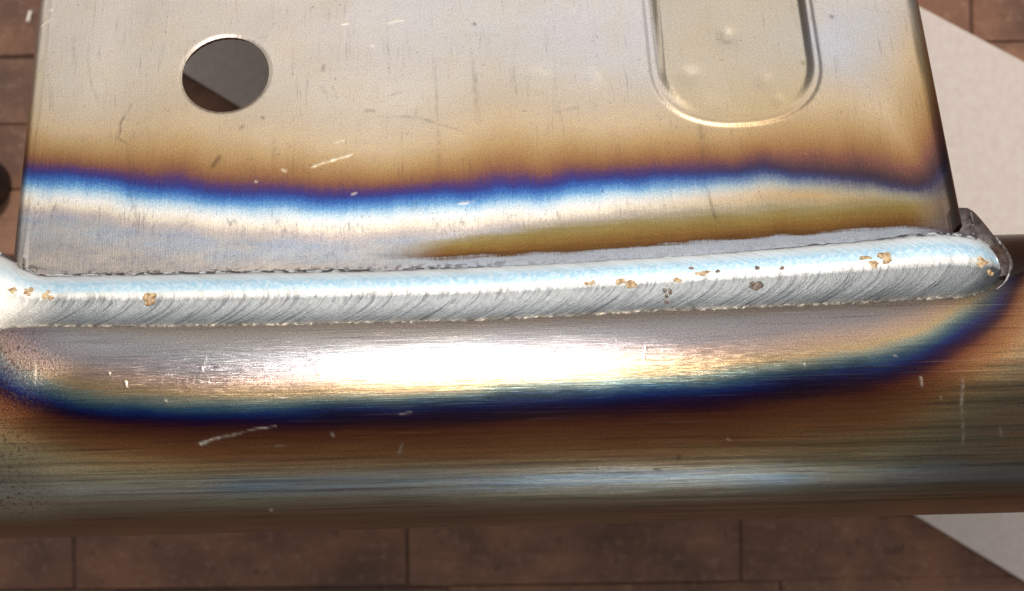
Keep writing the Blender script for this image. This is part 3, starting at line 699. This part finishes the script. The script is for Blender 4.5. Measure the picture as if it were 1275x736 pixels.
def blob(name, X, Y, wpx, hpx, mat, hgt, seed, lbl=None):
    p, n_, t = bead_point(X, Y); b = np.cross(n_, t)
    V_, F_ = [], []; r = random.Random(seed); nr, na_ = 7, 26
    lob = [(r.uniform(.06, .20) / k ** .4, r.uniform(0, 6.28), k) for k in (2, 3, 4, 5, 7)]
    for jj in range(nr):
        q = jj / (nr - 1); rad_ = cos(q * pi / 2) if q < 1 else .0
        for ii in range(na_):
            an = 2 * pi * ii / na_
            ll = 1 + sum(a_ * cos(k * an + p_) for a_, p_, k in lob)
            zz = hgt * .55 * sin(q * pi / 2) * (1 + .08 * r.uniform(-1, 1)) - .04
            V_.append(p + t * rad_ * ll * wpx / 2 / 7.7 * cos(an) + b * rad_ * ll * hpx / 2 / 7.7 * sin(an) + n_ * zz)
    F_ = grid_faces(nr, na_, True)
    o = mesh_obj(name, V_, F_, mat, bead)
    if lbl: o['label'] = lbl
    return o
for k, (X, Y, a_, b_, mt, hg) in enumerate([(188, 372, 17, 17, M_tan, .75), (20, 362, 13, 9, M_tan, .3), (40, 363, 14, 10, M_tan, .35), (63, 367, 14, 13, M_tan, .45),
                                            (734, 351, 12, 10, M_tan, .25), (768, 350, 18, 9, M_tan, .28), (785, 352, 16, 12, M_tan, .32), (843, 346, 12, 10, M_tan, .25), (873, 340, 17, 9, M_tan, .25), (860, 334, 8, 5, M_brown, .2), (893, 338, 6, 5, M_brown, .2),
                                            (831, 365, 12, 14, M_brown, .35), (829, 376, 7, 6, M_brown, .2), (941, 352, 16, 16, M_brown, .4), (935, 357, 9, 7, M_brown, .25), (942, 333, 6, 6, M_brown, .2), (973, 334, 6, 6, M_brown, .2),
                                            (1080, 324, 20, 11, M_tan, .4), (1098, 322, 20, 13, M_tan, .45), (1086, 331, 9, 7, M_tan, .25), (1225, 325, 17, 14, M_tan, .18), (1232, 340, 10, 8, M_tan, .15)]):
    rr_ = random.Random(500 + k)
    if k == 0: blob('slag_island', X, Y, a_, b_, mt, hg, 100 + k); continue
    for z_ in range(4 if a_ > 10 else 1):
        f_ = rr_.uniform(.38, .62) if a_ > 10 else 1.0; sp_ = .38 if a_ > 10 else 0
        blob('slag_island', X + rr_.uniform(-1, 1) * a_ * sp_, Y + rr_.uniform(-1, 1) * b_ * sp_, a_ * f_ * rr_.uniform(.8, 1.4), b_ * f_, mt, hg * .7, 100 + 9 * k + z_)

# --- corner tab of the side flange where it saddles the tube, with its return bead
Lc = smooth_poly([(1184, 258), (1186, 274), (1190, 294), (1200, 308), (1214, 320), (1226, 332), (1236, 344)], 6)
Rc = smooth_poly([(1205, 259), (1214, 265), (1227, 280), (1241, 298), (1253, 315), (1258, 330), (1255, 343)], 6)
nl = len(Lc); nw = 13; G = np.zeros((nl, nw, 3))
for i in range(nl):
    q_ = i / (nl - 1); ze = on_tube(Rc[i][0], max(Rc[i][1], 304))[2] + .6
    ze = max(ze, 4.0); zl = ze + 3.0 * (1 - q_) + .4
    for j in range(nw):
        k = j / (nw - 1); x, y = Lc[i] * (1 - k) + Rc[i] * k
        G[i, j] = at(x, y, ze + (zl - ze) * math.sqrt(max(0, 1 - k * k)))
tab = mesh_obj('corner_tab', G.reshape(-1, 3), grid_faces(nl, nw, False, True), M_dark, root)
sm = tab.modifiers.new('thickness', 'SOLIDIFY'); sm.thickness = 1.4 * S; sm.offset = -1; apply_mods(tab); tab.data.set_sharp_from_angle(angle=radians(50))
tab['label'] = 'dark heat stained corner of the side flange behind the end of the weld'
def sweep(name, pts, rads, mat, parent, n=10):
    V_ = []; pts = np.array(pts)
    for i, p in enumerate(pts):
        t = pts[min(i + 1, len(pts) - 1)] - pts[max(i - 1, 0)]; t /= np.linalg.norm(t)
        a_ = np.cross(t, TZ); a_ /= np.linalg.norm(a_); b_ = np.cross(a_, t)
        for k in range(n): V_.append(p + rads[i] * (a_ * cos(2 * pi * k / n) + b_ * sin(2 * pi * k / n)))
    F_ = grid_faces(len(pts), n, True).tolist() + [tuple(range(n))[::-1], tuple(range((len(pts) - 1) * n, len(pts) * n))]
    return mesh_obj(name, V_, F_, mat, parent)
sel = np.where(Rc[:, 1] > 292)[0]; pp = [G[i, -1] + TZ * .15 for i in sel] + [on_tube(x_, y_) for x_, y_ in ((1253, 349), (1248, 355), (1240, 361))]
sweep('return_bead', pp, [.16 + .26 * sin(pi * min(1, (i + .6) / len(pp))) + .07 * float(vnoise(i * .7, 71)) for i in range(len(pp))], M_silver, tab)
ed = smooth_poly([(1209, 264), (1211, 278), (1212, 292)], 5)
sweep('cut_edge', [at(x, y, G[min(nl - 1, 3 * i + 2), 9][2] + .3) for i, (x, y) in enumerate(ed)], [.10 + .18 * sin(pi * i / (len(ed) - 1)) for i in range(len(ed))], M_silver, tab, 8)
print('blocks', n_block)
